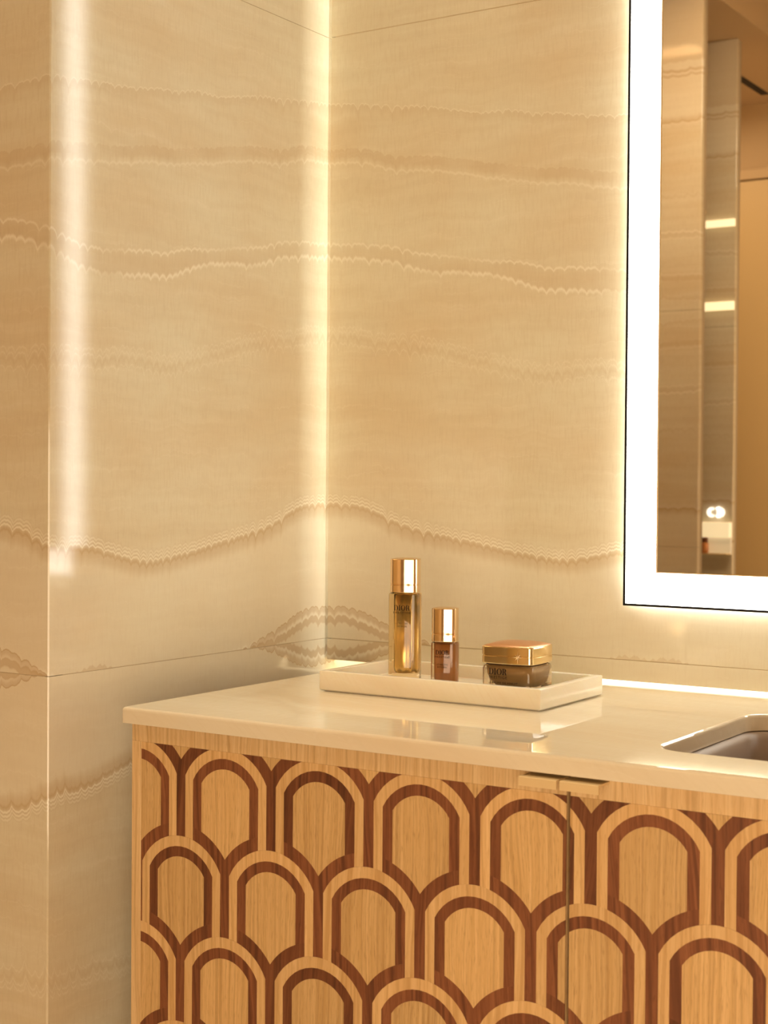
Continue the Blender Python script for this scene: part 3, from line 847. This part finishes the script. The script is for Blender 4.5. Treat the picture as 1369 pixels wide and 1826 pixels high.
def jar(loc, rot):
    root = empty('cream_jar', (loc[0], loc[1], TZ), rot)
    tag(root, 'squat square smoky amber jar with polished gold lid, right end of the tray', 'jar')
    a, bul, r = 0.0572, 0.0022, 0.0060
    zl, zt = 0.0390 - TZ, 0.0570 - TZ
    body = [sq(a - 0.004, 0.0, bul, r), sq(a - 0.001, 0.0004, bul, r), sq(a, 0.0016, bul, r), sq(a, zl - 0.0050, bul, r), sq(a - 0.0012, zl - 0.0026, bul, r), sq(a - 0.0060, zl - 0.0012, bul, r)]
    link('glass_body', sharpen(loft('glass_body', body), 0.32), M['smoky_glass'], root)
    cup = [sq(0.020, 0.0068, 0.001, 0.008), sq(0.034, 0.0085, 0.001, 0.012), sq(0.043, 0.0135, 0.0015, 0.012), sq(0.0475, 0.0205, 0.002, 0.008), sq(0.0492, zl - 0.0034, 0.002, 0.007)]
    link('inner_cup', loft('inner_cup', cup), M['cream'], root)
    link('collar', loft('collar', [sq(a - 0.0055, zl - 0.0013, bul, r), sq(a - 0.0055, zl + 0.0004, bul, r)]), M['ink_dim'], root)
    ld = sharpen(loft('lid', cap_loops(a, zl + 0.0002, zt, zl + (zt - zl) * 0.46, bul, r * 0.8, 0.0016)[:-3] + [sq(a - 0.0016, zt, bul, r * 0.8)]), 0.32)
    lid = link('lid', ld, M['gold_lid'], root)
    top = loft('lid_top', [sq(a - 0.0018, zt - 0.0004, bul, r * 0.8), sq(a - 0.0022, zt + 0.0003, bul, r * 0.8), sq(a * 0.7, zt + 0.0026, bul, r * 0.8), sq(a * 0.35, zt + 0.0040, bul * .5, r * 0.5), sq(a * 0.1, zt + 0.0044, 0.0002, 0.001)])
    link('lid_top', top, M['rose_top'], lid)
    link('star', star_mesh(0.0062), M['star'], lid, (0.0135, -a / 2 - bul * 0.78 - 0.0002, zl + (zt - zl) * 0.44))
    bow = lambda x: -bul * (1 - (x / (a / 2 - r)) ** 2)
    y = -a / 2 - 0.00020
    print_letters('printed_lettering', root, M['ink'], 'DIOR', -0.0085, y, 0.0280 - TZ, 0.0066, stretch=0.95, bow=bow)
    print_text('printed_lettering', root, M['ink'], 'PRESTIGE', -0.0085, y, 0.0240 - TZ, 0.0028, 0.0210, bow=bow)
    print_text('printed_lettering', root, M['ink'], 'LE BAUME DE MINUIT', -0.0030, y, 0.0188 - TZ, 0.0022, 0.0330, bow=bow)
    return root
jar((0.3705, -0.1810), math.radians(4))

# ------------------------------------------------------------------ things on the far stone screen, seen in the mirror
def on_screen(name, x0, x1, z0, z1, thick, mat, label, cat, bevel=0.001):
    o = link(name, box_mesh(name, (x0, NY + 0.0006, z0), (x1, NY + thick, z1), bevel), mat)
    return tag(o, label, cat)
on_screen('light_bar', -1.25, NX - 0.001, 1.135, 1.160, 0.012, M['bar_light'], 'upper glowing light bar across the stone screen reflected in the mirror', 'light')
on_screen('light_bar', -1.25, NX - 0.001, 0.842, 0.872, 0.012, M['bar_light'], 'lower glowing light bar across the stone screen reflected in the mirror', 'light')

def disc_lamp():
    n = 20; x, z, r = -0.912, 1.192, 0.011
    root = empty('spotlight', (x, NY, z - r))
    tag(root, 'small round white spotlight above the upper light bar in the mirror', 'light')
    ring = lambda rr, y: [(rr * math.cos(2 * math.pi * i / n), y, r + rr * math.sin(2 * math.pi * i / n)) for i in range(n)]
    link('housing', loft('housing', [ring(r, 0.0006), ring(r, 0.010), ring(r * 0.86, 0.011), ring(r * 0.86, 0.008)]), M['brass'], root)
    link('lens', loft('lens', [ring(r * 0.84, 0.0085), ring(r * 0.84, 0.0112), ring(r * 0.5, 0.0125)]), M['spot_light'], root)
disc_lamp()

DX0, DX1 = -1.25, NX - 0.001
db = empty('display_box', ((DX0 + DX1) / 2, NY, -0.018))
tag(db, 'lit display case on the stone screen, low in the mirror', 'display case')
hw = (DX1 - DX0) / 2
link('lit_header', box_mesh('lit_header', (-hw, 0.0006, 0.060), (hw, 0.03, 0.113), 0.001), M['box_light'], db)['label'] = 'bright upper band of the display case'
link('lit_back', box_mesh('lit_back', (-hw, 0.0006, 0.0), (hw, 0.010, 0.0595), 0.001), M['box_dim'], db)
link('shelf', box_mesh('shelf', (-hw, 0.0106, 0.0), (hw, 0.05, 0.004), 0.001), M['brass'], db)
def small_pot(x, zb, r, h_, label):
    n = 20
    ring = lambda rr, z: [(rr * math.cos(2 * math.pi * i / n), rr * math.sin(2 * math.pi * i / n), z) for i in range(n)]
    root = empty('display_pot', (x, NY + 0.031, zb))
    tag(root, label, 'pot')
    link('pot_body', loft('pot_body', [ring(r * 0.85, 0), ring(r, h_ * 0.15), ring(r, h_ * 0.6), ring(r * 0.8, h_ * 0.68)]), M['serum'], root)
    link('pot_lid', loft('pot_lid', [ring(r * 0.82, h_ * 0.69), ring(r * 0.82, h_ * 0.95), ring(r * 0.7, h_)]), M['wood_dark'], root)
small_pot(-0.884, -0.0138, 0.016, 0.055, 'small dark brown pot on the lit display shelf in the mirror')

# emblem of two letters above the case
em = empty('wall_emblem', (-0.851, NY, 0.113))
tag(em, 'small glowing white emblem of interlocked letters above the display case in the mirror', 'sign')
def emblem_letter(ch, x0, H_, k):
    polys, w = build_letters(ch, H_, H_ * 0.20, H_ * 0.34)
    verts, faces = [], []
    for poly in polys:
        n = len(poly); s = len(verts)
        for dy in (0.0006, 0.006):
            for x, z in poly: verts.append((x0 + x * k, dy, z))
        faces.append(tuple(range(s, s + n))); faces.append(tuple(reversed(range(s + n, s + 2 * n))))
        for j in range(n): faces.append((s + j, s + (j + 1) % n, s + n + (j + 1) % n, s + n + j))
    return link('emblem_letter', mesh('emblem_letter', verts, faces), M['sign_light'], em)
emblem_letter('C', -0.034, 0.034, 1.05)
emblem_letter('D', -0.0005, 0.034, 1.05)
